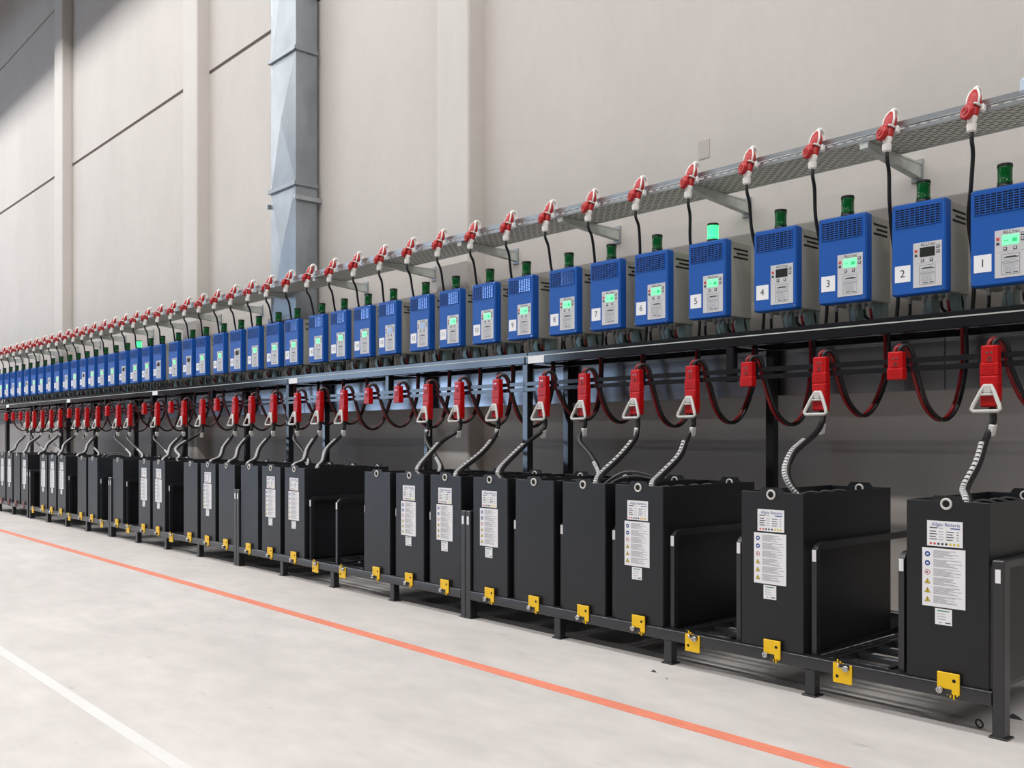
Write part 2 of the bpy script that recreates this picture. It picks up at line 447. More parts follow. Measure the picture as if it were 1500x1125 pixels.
jb = thing('junction_box', 'pale blue-white box hung on the tray edge at the right frame edge', 'box', (-1.50, TY0 - .004, TZ + .022))
put('box_body', MB().cbox(-.02, .19, -.055, 0, 0, .062, .01).mesh('box_body', 'box_blue_white'), jb)
put('box_foot', MB().cbox(.0, .15, -.045, -.004, -.022, 0.004, .004).mesh('box_foot', 'lamp_black'), jb)
put('cable_clip', MB().ring((.03, -.03, -.03), (0, 1, 0), .013, .005).mesh('cable_clip', 'white_plastic'), jb)

# ------------------------------------------------------------------ charger shelves (upper racks)
SH_Z = 1.53
posts_x = [-1.36, -4.458, -7.549, -10.686, -13.755, -16.86, -19.96, -23.06]
def sq(w_, d_, z0, z1, c=.004): return MB().cbox(-w_ / 2, w_ / 2, 0, d_, z0, z1, c)
post_f = sq(.05, .05, 0, 1.455).mesh('front_post', 'shelf_paint')
post_b = sq(.05, .05, 0, 1.455).mesh('back_post', 'shelf_paint')
stub_m = sq(.045, .045, 1.275, 1.455).mesh('hanger', 'shelf_paint')
cross_m = MB().box(-.025, .025, .052, .358, 1.46, 1.50).mesh('cross_beam', 'shelf_paint')
lab_m = MB().box(0, .145, -.0015, 0, 1.457, 1.501).mesh('label_plate', 'paper')
foot_m = MB().cbox(-.05, .05, -.02, .07, 0, .006, .001).mesh('foot_plate', 'shelf_paint')
for i in range(len(posts_x) - 1):
    a, b = posts_x[i], posts_x[i + 1]; Lx = a - b
    r = thing('charger_rack', 'black steel charger shelf rack, %s from the right' % nth(i + 1), 'rack', (b, 4.05, 0), 'black shelf racks carrying the chargers')
    def bar(nm, x0, x1, y0, y1, z0, z1, m='shelf_paint', c=.004):
        return put(nm, MB().cbox(x0, x1, y0, y1, z0, z1, c).mesh(nm, m), r)
    bar('front_beam', .002, Lx - .002, 0, .05, 1.455, 1.504)
    bar('edge_highlight', .002, Lx - .002, -.0012, .006, 1.4995, 1.5055, 'galv_dull', .0004)['label'] = 'pale strip for the highlight on the beam edge'  # pale strip added as the highlight along the beam's top edge
    bar('back_beam', .002, Lx - .002, .36, .41, 1.455, 1.504)
    bar('shelf_panel', .002, Lx - .002, .02, .31, 1.504, SH_Z, c=.002)
    put('front_post', post_f, r, (0, 0, 0)); put('foot_plate', foot_m, r)
    put('back_post', post_b, r, (0, .36, 0)); put('back_post', post_b, r, (Lx / 2, .36, 0))
    if i == 0:
        put('front_post', post_f, r, (Lx - .027, 0, 0)); put('foot_plate', foot_m, r, (Lx - .027, 0, 0)); put('back_post', post_b, r, (Lx - .027, .36, 0))
    put('hanger', stub_m, r, (Lx / 2, 0.0, 0))
    for xx in (0.03, Lx / 2, Lx - .03): put('cross_beam', cross_m, r, (xx, 0, 0))
    bar('connector_rail', .002, Lx - .002, -.008, -.001, 1.317, 1.341, c=.001)
    bar('connector_rail', .002, Lx - .002, -.008, -.001, 1.281, 1.305, c=.001)
    put('label_plate', lab_m, r, (.03 if i else .03, 0, 0), label='white label strip')

# ------------------------------------------------------------------ chargers
CH_LEFT = [-1.753, -2.102, -2.470, -2.837, -3.256, -3.644, -3.997, -4.355, -4.751, -5.123, -5.502, -5.866, -6.289, -6.647, -7.010, -7.375,
           -7.805, -8.159, -8.551, -8.928, -9.319, -9.745, -10.09, -10.475, -10.93, -11.28, -11.66, -12.04, -12.44, -12.822, -13.195, -13.545,
           -13.92, -14.29, -14.695, -15.09, -15.48, -15.875, -16.255, -16.647, -17.04, -17.41, -17.80, -18.18]
DARK = {2, 4, 20, 23, 25, 28, 32, 39}
PALE = {12, 13, 34, 36, 41}
LIT = {5, 27}
CWD, CHT, CDP, CZ0 = 0.245, 0.410, 0.24, 0.103
h = CWD / 2
body_m = MB().cbox(-h + .003, h - .003, .045, CDP, CZ0 + .003, CZ0 + CHT - .004, .004).mesh('housing', 'housing_grey')
cov = MB().cbox(-h, h, 0, .058, CZ0, CZ0 + CHT, .006)
cover_m = cov.mesh('front_cover', 'blue_cover')
GX0, GX1, GZ0, GZ1 = -h + .018, h - .022, CZ0 + CHT - .105, CZ0 + CHT - .022
g = MB()
xm = GX0 + .42 * (GX1 - GX0)
g.rect(GX0, xm, GZ0, GZ1, -.0008, 0); g.rect(xm, GX1, GZ0, GZ1, -.0008, 1)
nr, nc = 8, 9
for i in range(nr + 1):
    z = GZ0 + (GZ1 - GZ0) * i / nr
    g.box(GX0 - .001, GX1 + .001, -.004, -.0005, z - .0017, z + .0017, 2)
for j in range(nc + 1):
    xx = GX0 + (GX1 - GX0) * j / nc
    g.box(xx - .0016, xx + .0016, -.0036, -.0005, GZ0, GZ1, 2)
grille_m = g.mesh('vent_grille', ['vent_dark', 'vent_plate', 'blue_cover'])
# control panel
PX0, PX1 = -h + .101, -h + .229
PZ1 = CZ0 + CHT * (1 - .45); PZ0 = CZ0 + CHT * (1 - .935)
panel_m = MB().cbox(PX0, PX1, -.002, .0005, PZ0, PZ1, .0008).mesh('control_panel', 'panel_grey')
pw, ph = PX1 - PX0, PZ1 - PZ0
def pp(u, v): return PX0 + u * pw, PZ1 - v * ph
def prect(b, u0, u1, v0, v1, y, m=0):
    x0, z1 = pp(u0, v0); x1, z0 = pp(u1, v1)
    return b.box(x0, x1, y, -.0018, z0, z1, m)
disp = {}
for nm, m in (('green', 'screen_green'), ('dark', 'screen_dark'), ('pale', 'screen_pale')):
    b = MB(); prect(b, .24, .76, .115, .325, -.0032, 0)
    if nm == 'green':
        prect(b, .55, .70, .19, .27, -.0036, 1); prect(b, .30, .44, .22, .24, -.0036, 1)
    disp[nm] = b.mesh('display', [m, 'screen_ink'])
def button(u, v):
    b = MB(); prect(b, u - .055, u + .055, v - .033, v + .033, -.0032, 0); prect(b, u - .03, u + .032, v - .022, v + .016, -.0048, 1)
    return b.mesh('push_button', ['ink', 'panel_grey'])
btn = [button(.87, .13), button(.87, .235), button(.33, .40), button(.64, .40)]
b = MB(); prect(b, .055, .15, .15, .215, -.003, 0); ind_r = b.mesh('indicator', 'ink_red')
b = MB(); prect(b, .055, .15, .255, .31, -.003, 0); ind_k = b.mesh('indicator', 'ink')
b = MB()
prect(b, .08, .94, .462, .467, -.0024, 1)
def frame(b, u0, u1, v0, v1, m):
    for q in ((u0, u1, v0, v0 + .006), (u0, u1, v1 - .006, v1), (u0, u0 + .009, v0, v1), (u1 - .009, u1, v0, v1)): prect(b, *q, -.0024, m)
frame(b, .22, .78, .51, .68, 0); frame(b, .22, .78, .70, .94, 0)
prect(b, .29, .74, .575, .595, -.0024, 0)
prect(b, .36, .66, .56, .577, -.0024, 0)
for k, v in enumerate((.62, .645, .72, .745, .77, .795, .82, .845, .865)): prect(b, .27, .73 - .05 * (k % 3), v, v + .007, -.0024, 1)
for u in (.36, .5, .62): prect(b, u, u + .008, .77, .87, -.0024, 1)
prect(b, .34, .52, .893, .912, -.0024, 0); prect(b, .57, .72, .893, .912, -.0024, 0)
rate_m = b.mesh('rating_print', ['ink', 'ink_light'])
NX, NZ, NW = -h + .052, CZ0 + CHT * .235, .036
num_plate = MB().box(NX - NW, NX + NW, -.0012, .0005, NZ - .037, NZ + .037).mesh('number_label', 'paper')
sc = MB()
screw_m = MB().cyl((0, .001, 0), (0, -.003, 0), .0045, .003, 10).mesh('screw', 'steel')
# signal lamp
BX, BY = -.006, .065
base_m = MB().cyl((0, 0, -.002), (0, 0, .02), .033, .031, 18).mesh('lamp_base', 'lamp_black')
lens = MB()
prof = [(.018, .028), (.024, .0305), (.030, .0305), (.034, .029), (.082, .029), (.086, .0305), (.094, .0305)]
lens.tube([(0, 0, z) for z, r in prof], [r for z, r in prof], 18)
lens_m = lens.mesh('lamp_lens', 'lens_green'); lens_lit = lens.mesh('lamp_lens', 'lens_lit')
cap_m = MB().cyl((0, 0, .093), (0, 0, .105), .0315, .0300, 18).mesh('lamp_cap', 'lamp_black')
# side louvres
sl = MB()
for k in range(3):
    z = CZ0 + CHT - .045 - k * .022
    sl.box(h - .0035, h - .0015, .075 + .03 * (k == 1), .205, z - .005, z + .004, 0)
louvre_m = sl.mesh('side_louvre', 'hole_black')
# lower end: glands, legs, wires
leg = MB()
leg.add([(-.03, .17, -.0), (.03, .17, 0), (.024, .17, CZ0 + .02), (-.016, .17, CZ0 + .02), (-.03, .175, 0), (.03, .175, 0), (.024, .175, CZ0 + .02), (-.016, .175, CZ0 + .02)],
        [(0, 1, 2, 3), (7, 6, 5, 4), (0, 4, 5, 1), (1, 5, 6, 2), (3, 2, 6, 7), (0, 3, 7, 4)])
leg.box(.02, .026, .17, .235, 0, CZ0 + .02)
leg.box(-.05, .05, .17, .24, 0, .004)
leg_m = leg.mesh('support_leg', 'leg_galv')
gl = MB().cyl((0, 0, .004), (0, 0, -.008), .013, n=6, smooth=False).cyl((0, 0, -.008), (0, 0, -.03), .0115, .008, 10)
gland_m = gl.mesh('cable_gland', 'gland_grey')
GL = [(-.085, .10), (-.02, .10), (.012, .10), (.048, .12), (.078, .12)]
wire_specs = [('cable_black', [(-.085, .10, .08), (-.088, .105, .04), (-.115, .16, -.005), (-.15, .27, -.03)], .0075),
              ('cable_grey', [(-.02, .10, .08), (-.018, .11, .04), (-.03, .17, .0), (-.06, .27, -.03)], .0035),
              ('cable_grey', [(.012, .10, .08), (.012, .11, .04), (.012, .18, .0), (.02, .27, -.03)], .003),
              ('cable_black', [(.048, .12, .08), (.052, .13, .04), (.082, .19, .005), (.085, .27, -.05)], .007),
              ('cable_red', [(.078, .12, .08), (.080, .13, .04), (.066, .19, .0), (.062, .27, -.05)], .007)]
wires = [(MB().tube(spline(p, 5), r, 7).mesh('wire', m)) for m, p, r in wire_specs]
loose_m = MB().tube(spline([(.104, .185, .108), (.112, .19, .075), (.098, .215, .02), (.05, .27, -.03)], 5), .007, 7).mesh('loose_cable', 'cable_black')

for i, xl in enumerate(CH_LEFT):
    n = i + 1
    state = 'dark' if n in DARK else ('pale' if n in PALE else 'green')
    st_t = {'dark': 'a dark screen', 'pale': 'a grey screen', 'green': 'a glowing green screen'}[state]
    lb = 'blue battery charger with %s%s, %s from the right' % (st_t, ' and lit lamp' if n in LIT else '', nth(n))
    near = n <= 24
    c = thing('battery_charger', lb, 'charger', (xl + h, 4.16, SH_Z), 'row of blue battery chargers')
    put('housing', body_m, c); fc = put('front_cover', cover_m, c, label='blue sheet metal cover')
    put('vent_grille', grille_m, fc)
    cp = put('control_panel', panel_m, c, label='light grey control panel')
    put('display', disp[state], cp)
    if n <= 30:
        put('logo', text_mesh('ALL!rac', .021, 'ink'), cp, (PX0 + .52 * pw, -.0026, PZ1 - .055 * ph), UP)
        put('rating_print', rate_m, cp)
        put('indicator', ind_r, cp); put('indicator', ind_k, cp)
        for q in btn: put('push_button', q, cp)
    nl = put('number_label', num_plate, c, label='white square number label')
    put('number', text_mesh(str(n), .048 if n < 10 else .043, 'ink'), nl, (NX, -.0018, NZ), UP)
    if near:
        for sx in (-h + .008, h - .010):
            for sz in (CZ0 + CHT - .010, CZ0 + .012): put('screw', screw_m, c, (sx, 0, sz))
        put('side_louvre', louvre_m, c)
    sg = put('signal_lamp', base_m, c, (BX, BY, CZ0 + CHT), label='green signal lamp')
    put('lamp_lens', lens_lit if n in LIT else lens_m, sg); put('lamp_cap', cap_m, sg)
    put('support_leg', leg_m, c, (-.035, 0, 0)); put('support_leg', leg_m, c, (.085, 0, 0))
    for gx, gy in (GL if n <= 30 else GL[::2]): put('cable_gland', gland_m, c, (gx, gy, CZ0 + .003))
    for q in wires: put('wire', q, c)
    if n % 3: put('wire', loose_m, c)

# ------------------------------------------------------------------ red plugs on the tray edge
pb = MB()   # coupling body: local z axis along the plug, z up
coup = MB()
coup.tube([(0, 0, z) for z in (.0, .01, .048, .064, .076)], [.026, .029, .026, .019, .014], 14)
coup_m = coup.mesh('coupling_body', 'red_plastic')
trim = MB()
for s_ in (-1, 1):
    trim.tube([(s_ * .024, -.014, .0), (s_ * .026, -.014, .036), (s_ * .018, -.012, .064), (s_ * .008, -.006, .080)], .005, 6)
trim.tube([(-.03, .0, -.002), (-.018, -.024, .0), (0, -.031, .0), (.018, -.024, .0), (.03, 0, -.002)], .0055, 6)
trim.cbox(.022, .038, .005, .03, -.02, .012, .004)
trim_m = trim.mesh('white_trim', 'white_plastic')
top_m = MB().tube(spline([(0, 0, .072), (0, .0, .084), (0, .010, .096), (0, .028, .098), (0, .044, .084), (0, .050, .05)], 5), [.014, .0135, .0125, .0115] + [.0105] * 22, 10).mesh('supply_cable', 'white_plastic')
plug = MB()
plug.tube([(0, 0, z) for z in (.002, -.01, -.04, -.052)], [.022, .0225, .021, .02], 14)
plug_m = plug.mesh('plug_body', 'red_plastic')
pgl = MB()
pgl.tube([(0, 0, z) for z in (-.046, -.052, -.078, -.082)], [.020, .021, .0165, .016], 14)
pgl_m = pgl.mesh('plug_neck', 'white_plastic')
nut = MB()
nut.tube([(0, 0, z) for z in (-.079, -.083, -.108, -.114)], [.018, .0205, .0195, .013], 10, smooth=False)
nut_m = nut.mesh('gland_nut', 'white_plastic')
lid = MB()
ax = Vector((-.35, -.93, -.10)).normalized()
c0 = Vector((-.008, -.036, -.040))
lid.tube([c0 - ax * .012, c0 - ax * .008, c0 + ax * .006, c0 + ax * .011], [.030, .0325, .0325, .026], 20)
lid.ring(c0 + ax * .012, ax, .0135, .003, 16, 6)
lid.cyl(c0 + ax * .009, c0 + ax * .013, .006, n=10)
lid.cbox(-.012, .012, -.036, -.016, -.012, .004, .003)
lid_m = lid.mesh('hinged_lid', 'red_plastic')
PITCH = 0.367
plug_x = [-1.699 - PITCH * k for k in range(45)]
TILT = math.radians(-17)
for k, px in enumerate(plug_x):
    n = k + 1
    z0 = 2.37; y0 = 4.068
    p = thing('power_plug', 'red and white power plug and coupling on the tray, %s from the right' % nth(n), 'plug', (px, y0, z0), 'red power plugs along the cable tray')
    yawp = random.uniform(-.10, .10)
    rot = (TILT, random.uniform(-.05, .05), yawp)
    cbod = put('coupling_body', coup_m, p, (0, 0, 0), rot, 'red coupling body')
    put('white_trim', trim_m, cbod); put('hinged_lid', lid_m, cbod, label='round red spring lid')
    put('supply_cable', top_m, cbod)
    pbod = put('plug_body', plug_m, p, (0, 0, 0), (TILT, 0, 0))
    put('plug_neck', pgl_m, pbod); 
    # nut and cable straighten to hang down
    ye = -.079 * math.sin(-TILT) * 1.0; ze = -.079 * math.cos(TILT)
    put('gland_nut', nut_m, p, (0, ye, ze + .079), (0, 0, 0))
    xc = (CH_LEFT[k] if k < len(CH_LEFT) else CH_LEFT[-1] - .37) - px - .058
    sag = random.uniform(-.012, .012)
    path = [(0, ye, ze - .03), (0.001, ye + .001, ze - .07), (xc * .16 + sag * .5, .03, -.19), (xc * .55 + sag, .11, -.30), (xc * .95, .20, -.42), (xc, .25, -.55), (xc, .27, -.70), (xc - .01, .272, -.835)]
    put('mains_cable', MB().tube(spline(path, 5), .0085, 8).mesh('mains_cable', 'cable_black'), p, label='black mains cable')

# ------------------------------------------------------------------ battery racks on the floor
RX0, MODULE, SLOT = -1.2925, 2.828, 0.348
RY, RZ = 3.28, 0.153
EMPTY = {1, 3, 11, 12, 19, 22, 24, 27, 31}
rail_m = 'rack_paint'
tube_path = []
R_ = .045
def uframe(y0, y1, zt, hw, dp):
    """inverted U from a flat tube: side profile with rounded top corners, hw half width in x, dp tube depth"""
    b = MB()
    outer = [(y0, RZ - .05)]; inner = [(y0 + dp, RZ - .05)]
    for k in range(7):
        a = math.pi - (math.pi / 2) * k / 6
        outer.append((y0 + R_ + R_ * math.cos(a), zt - R_ + R_ * math.sin(a)))
        r2 = R_ - dp
        inner.append((y0 + R_ + r2 * math.cos(a), zt - R_ + r2 * math.sin(a)))
    for k in range(7):
        a = math.pi / 2 - (math.pi / 2) * k / 6
        outer.append((y1 - R_ + R_ * math.cos(a), zt - R_ + R_ * math.sin(a)))
        r2 = R_ - dp
        inner.append((y1 - R_ + r2 * math.cos(a), zt - R_ + r2 * math.sin(a)))
    outer.append((y1, RZ - .05)); inner.append((y1 - dp, RZ - .05))
    n = len(outer)
    v = [(-hw, y, z) for y, z in outer] + [(hw, y, z) for y, z in outer] + [(-hw, y, z) for y, z in inner] + [(hw, y, z) for y, z in inner]
    f = []
    for i in range(n - 1):
        f.append((i, i + n, i + 1 + n, i + 1))                          # outside
        f.append((2 * n + i, 2 * n + i + 1, 3 * n + i + 1, 3 * n + i))  # inside
        f.append((i, i + 1, 2 * n + i + 1, 2 * n + i))
        f.append((n + i, 3 * n + i, 3 * n + i + 1, n + i + 1))
    return b.add(v, f)
div_m = uframe(.038, .92, .585, .0105, .026).mesh('divider_frame', rail_m)
div_short = uframe(.038, .755, .585, .0105, .026).mesh('divider_frame', rail_m)      # stops before the shelf post behind it
end_m = MB().cbox(-.02, .02, 0, .05, 0, .59, .004).cbox(-.02, .02, .875, .92, 0, .59, .004).cbox(-.0195, .0195, .03, .89, .56, .5895, .004).mesh('end_frame', rail_m)
leg2_m = MB().cbox(-.021, .021, .004, .046, 0, RZ - .048, .003).mesh('leg', rail_m)
foot2_m = MB().cbox(-.030, .030, -.003, .056, 0, .006, .001).mesh('foot_plate', rail_m)
stick_m = MB().box(-.0085, .0085, -.001, 0, 0, .045).mesh('sticker', 'paper')
stop = MB().cbox(-.038, .038, -.006, 0, -.035, .037, .0015, 0)
for k, xx in enumerate((-.002, .008, .019, .030)):
    stop.box(xx - .002, xx + .002, -.0064, -.001, -.035 - .004 - .006 * ((k * 7) % 3), -.033, 0)
stop.disc((.020, .012), .0065, -.0063, 12, 1)
stop.box(-.030, .012, -.0066, -.006, -.037, -.018, 2)
stop_m = stop.mesh('stop_plate', ['yellow_paint', 'hole_black', 'rack_paint'])
mat('stop_faded', (128, 62, 58), 0.5, 0, 0.2, 20)
stop_old = stop.mesh('stop_plate', ['stop_faded', 'hole_black', 'rack_paint'])
bolt = MB().cyl((0, 0, 0), (0, -.012, 0), .0115, n=16).ring((0, -.012, 0), (0, 1, 0), .0075, .003, 14, 6)
bolt_m = bolt.mesh('bolt', 'steel')
lever_m = MB().tube([(.004, -.008, 0), (.026, -.010, -.002), (.03, -.010, -.016)], .003, 6).mesh('lever', 'steel')
mat('roller_grey', (74, 77, 82), 0.36, 0.6)
roll_m = MB().cyl((-.150, 0, 0), (.150, 0, 0), .0145, n=12).mesh('roller', 'roller_grey')
runner_m = MB().cbox(-.010, .010, .052, .872, -.030, 0, .002).mesh('runner', rail_m)
for mi in range(5):
    x0 = RX0 - MODULE * mi - (0.06 if mi == 4 else 0)
    end = 8 * SLOT
    r = thing('battery_rack', 'low black battery rack with %s stop plates, %s from the right' % ('dull red' if mi == 4 else 'yellow', nth(mi + 1)), 'rack', (x0, RY, 0), 'low floor racks holding the batteries')
    def bar(nm, xa, xb, y0, y1, z0, z1, m=rail_m, c=.004):
        return put(nm, MB().cbox(xa, xb, y0, y1, z0, z1, c).mesh(nm, m), r)
    put('front_rail', MB().rbar(-end + .021, -.021, 0, .05, RZ - .05, RZ).mesh('front_rail', rail_m), r)
    bar('back_rail', -end + .021, -.021, .875, .92, RZ - .05, RZ + .05)
    for e, xx in ((0, 0), (1, -end)):
        d = put('end_frame', end_m, r, (xx, 0, 0)); put('sticker', stick_m, d, (0, 0, .515), label='white sticker')
        put('foot_plate', foot2_m, r, (xx, 0, 0))
    for s in range(1, 8):
        short = mi == 1 and s == 1
        d = put('divider_frame', div_short if short else div_m, r, (-s * SLOT, 0, 0)); put('sticker', stick_m, d, (0, .038, .515), label='white sticker')
        if s % 2 == 0:
            put('leg', leg2_m, r, (-s * SLOT, 0, 0)); put('foot_plate', foot2_m, r, (-s * SLOT, 0, 0)); put('leg', leg2_m, r, (-s * SLOT, .872, 0))
        bar('side_rail', -s * SLOT - .0105, -s * SLOT + .0105, .05, .755 if short else .875, RZ - .05, RZ - .012, c=.002)
    for s in range(8):
        k = mi * 8 + s; xc = -(s + .5) * SLOT
        empty = k in EMPTY
        if not empty or mi < 3:
            for dx in (-.11, .11): put('runner', runner_m, r, (xc + dx, 0, RZ))
        if empty:
            for q in range(5): put('roller', roll_m, r, (xc, .10 + q * .15, RZ - .022))
            sp = put('stop_plate', stop_m, r, (xc - .032, 0, RZ - .038), (0, math.pi, 0), 'yellow stop plate turned down')
            put('bolt', bolt_m, sp, (-.018, -.006, -.022)); put('lever', lever_m, sp, (-.018, -.006, -.022))
        else:
            sp = put('stop_plate', stop_old if mi == 4 else stop_m, r, (xc + .013, 0, RZ + .001), None, 'dull red stop plate turned up' if mi == 4 else 'yellow stop plate turned up')
            put('bolt', bolt_m, sp, (-.026, -.006, -.024))

# ------------------------------------------------------------------ batteries
BW, BD, BH = .1415, .70, .624
def trough():
    b = MB(); t = .006
    b.cbox(-BW, BW, 0, t, 0, BH, .0015); b.cbox(-BW, BW, BD - t, BD, 0, BH, .0015)
    b.cbox(-BW, -BW + t, t, BD - t, 0, BH, .0015); b.cbox(BW - t, BW, t, BD - t, 0, BH, .0015)
    b.box(-BW + t, BW - t, t, BD - t, 0, t)
    for y0, y1 in ((.0003, .0057), (BD - .0057, BD - .0003)):
        b.prism([(-.060, BH - .01), (.060, BH - .01), (.060, BH - .002), (.043, BH + .018), (-.043, BH + .018), (-.060, BH - .002)], y0, y1)
    return b
tro = trough()
tro_m = tro.mesh('steel_trough', 'battery_black'); tro_s = tro.mesh('steel_trough', 'battery_scuffed')
cell = MB()
for i in range(2):
    for j in range(6):
        x0 = -BW + .010 + i * .1315; y0 = .012 + j * .1130
        cell.cbox(x0, x0 + .129, y0, y0 + .111, .30, .586, .004)
        cell.cyl((x0 + .065, y0 + .055, .586), (x0 + .065, y0 + .055, .604), .014, n=10, m=1)
cell_m = cell.mesh('cell_block', ['cell_plastic', 'handle_grey'])
jump = MB()
for j in range(5):
    jump.tube(spline([(-.06 + .02 * (j % 2), .05 + .11 * j, .592), (0, .08 + .11 * j, .612), (.06, .12 + .11 * j, .592)], 4), .008, 7)
jump_m = jump.mesh('jumper_cables', 'cable_black')
ld = MB().tube(spline([(-.06, .0, .59), (-.05, .03, .625), (.0, .10, .668), (.05, .20, .655), (.09, .28, .615), (.10, .31, .585)], 6), .0055, 7)
ld.tube(spline([(-.07, .04, .59), (-.05, .07, .620), (.0, .13, .645), (.06, .22, .635), (.085, .27, .605), (.09, .30, .585)], 6), .0055, 7)
mat('lead_grey', (96, 98, 98), 0.5)
lead_m = ld.mesh('loose_lead', 'lead_grey')
eye_m = MB().ring((0, 0, 0), (0, 1, 0), .0165, .0045, 20, 8).mesh('lifting_eye', 'handle_grey')
eyeh = MB().disc((0, 0), .0155, -.0015, 16); eyeh_m = eyeh.mesh('eye_hole', 'hole_black')
# labels on the front: name plate, safety sheet, small sticker
a = MB(); Wn, Hn = .122, .088
a.box(-Wn / 2, Wn / 2, -.001, .001, 0, Hn, 0)
for r_, zz in enumerate((.050, .041, .032, .023)):
    a.rect(-.052, -.030 + .004 * (r_ % 2), zz, zz + .0028, -.0013, 2); a.rect(-.020, -.004, zz, zz + .002, -.0013, 3)
    a.rect(.006, .032 - .004 * (r_ % 2), zz, zz + .0028, -.0013, 2); a.rect(.042, .047, zz, zz + .0028, -.0013, 2)
a.rect(-.052, -.024, .062, .0655, -.0013, 2); a.rect(-.018, -.004, .062, .064, -.0013, 3); a.rect(.02, .053, .062, .0655, -.0013, 1)
for k, mm in enumerate((4, 4, 2, 2, 2, 5, 5, 5)): a.disc((-.048 + k * .0135, .009), .0043, -.0013, 8, mm)
name_m = a.mesh('name_plate', ['paper', 'ink_blue', 'ink', 'ink_light', 'ink_red', 'ink_yellow'])
a = MB(); Ws, Hs = .148, .203
a.box(-Ws / 2, Ws / 2, -.001, .001, 0, Hs, 0)
rnd = random.Random(3)
for k in range(6):
    zc = Hs - .022 - k * .0315; cx = -.0555
    if k < 2:
        a.disc((cx, zc), .0095, -.0013, 16, 1); a.rect(cx - .004, cx + .004, zc - .003, zc + .003, -.0015, 0)
    elif k == 2:
        a.disc((cx, zc), .0095, -.0013, 16, 4); a.disc((cx, zc), .0072, -.0014, 14, 0); a.disc((cx - .001, zc), .0035, -.0015, 8, 2)
    else:
        for sc_, yy, mm in ((1.0, -.0013, 2), (.80, -.0014, 5)):
            a.add([(cx - .0105 * sc_, yy, zc - .008 * sc_ - .0003), (cx + .0105 * sc_, yy, zc - .008 * sc_ - .0003), (cx, yy, zc + .0105 * sc_)], [(0, 1, 2)], mm)
        a.rect(cx - .0012, cx + .0012, zc - .004, zc + .004, -.0015, 2)
    for q in range(7):
        z = zc + .0125 - q * .0038
        a.rect(-.035, .0 + rnd.uniform(.0, .045) if q % 3 else .035 + rnd.uniform(0, .030), z, z + .0017, -.0013, 3)
safe_m = a.mesh('safety_sheet', ['paper', 'ink_blue', 'ink', 'ink_light', 'ink_red', 'ink_yellow'])
a = MB(); a.box(-.029, .029, -.001, .001, 0, .055, 0)
a.rect(-.021, .021, .046, .0495, -.0013, 1)
for z in (.036, .027, .018): a.rect(-.022, .008, z, z + .0018, -.0013, 2)
a.rect(-.014, -.006, .006, .0085, -.0013, 3); a.rect(.006, .024, .006, .0095, -.0013, 3)
small_m = a.mesh('small_sticker', ['paper', 'ink_green', 'ink_light', 'ink'])
LABELLED = {0, 2, 4, 7, 8, 9, 13, 14, 17, 20, 21, 28, 29, 30, 32, 34, 35}
def slot_x(k):
    mi, s = divmod(k, 8)
    return RX0 - MODULE * mi - (0.06 if mi == 4 else 0) - (s + .5) * SLOT
for k in range(37):
    if k in EMPTY: continue
    lab = k in LABELLED
    bx = slot_x(k)
    bt = thing('truck_battery', 'black steel-cased battery %s, in the %s rack slot from the right' % ('with white labels' if lab else 'without labels', nth(k + 1)), 'battery', (bx, RY + .012, RZ), 'black batteries in the floor racks')
    put('steel_trough', tro_s if k in (15, 25) else tro_m, bt)
    put('cell_block', cell_m, bt); put('jumper_cables', jump_m, bt)
    for yy in (-.003, BD - .010):
        e = put('lifting_eye', eye_m, bt, (0, yy, BH - .010)); put('eye_hole', eyeh_m, e)
    if k in (5, 26):
        put('loose_lead', lead_m, bt, (0, .1 + .05 * (k % 3), 0), label='thin grey lead')
    if lab:
        dx = -.006 + .002 * (k % 3)
        npl = put('name_plate', name_m, bt, (dx, -.001, .466), label='white printed name plate')
        put('lettering', text_mesh('Allgäu Batterie', .0165, 'ink_blue'), npl, (.004, -.0014, .0755), UP)
        put('safety_sheet', safe_m, bt, (dx - .004, -.001, .256), label='white safety sheet with pictograms')
        put('small_sticker', small_m, bt, (dx - .004, -.001, .196), label='small white sticker')

# ------------------------------------------------------------------ connectors on the rails and the battery cables
CON_X = [-1.608, -2.003, -2.368, -2.768, -3.113, -3.494, -3.899, -4.242, -4.678, -5.076, -5.434, -5.796, -6.197, -6.553, -6.924, -7.300, -7.729, -8.153,
         -8.492, -8.898, -9.233, -9.692, -10.035, -10.415, -10.797, -11.245, -11.628, -12.007, -12.354, -12.771, -13.154, -13.497, -13.885, -14.291, -14.716, -15.127, -15.484, -15.854, -16.279, -16.682]
YC = 4.033                                   # back of the connector, on the rail front
soc = MB()
soc.cbox(-.033, .033, -.040, -.002, -.055, .060, .004)
soc.cbox(-.036, .036, -.043, -.002, -.062, -.012, .003)
soc.cbox(-.020, .022, -.043, -.036, -.010, .056, .002)
for k in range(3): soc.box(-.020, .020, -.0445, -.042, -.05 + k * .012, -.047 + k * .012)
soc_m = soc.mesh('socket_housing', 'connector_red')
scr = MB()
for xx in (-.006, .010): scr.cyl((xx, -.042, .030), (xx, -.046, .030), .0045, n=8)
scr_m = scr.mesh('screw_heads', 'steel')
slot_m = MB().box(-.006, .012, -.0436, -.042, -.006, .014).mesh('key_slot', 'dark_red')
hook_m = MB().cbox(-.02, .02, -.004, .004, .0, .045, .001).mesh('hook', 'connector_red')
plg = MB()
plg.cbox(-.034, .034, -.045, .0, -.190, -.064, .005)
plg.cbox(-.037, .037, -.041, -.004, -.10, -.06, .003)
plg.box(.030, .037, -.036, -.006, -.16, -.10)
plg_m = plg.mesh('battery_plug', 'connector_red')
hd = MB()
def loop(pts, r, b):
    b.tube(pts + [pts[0], pts[1]], r, 8, caps=False)
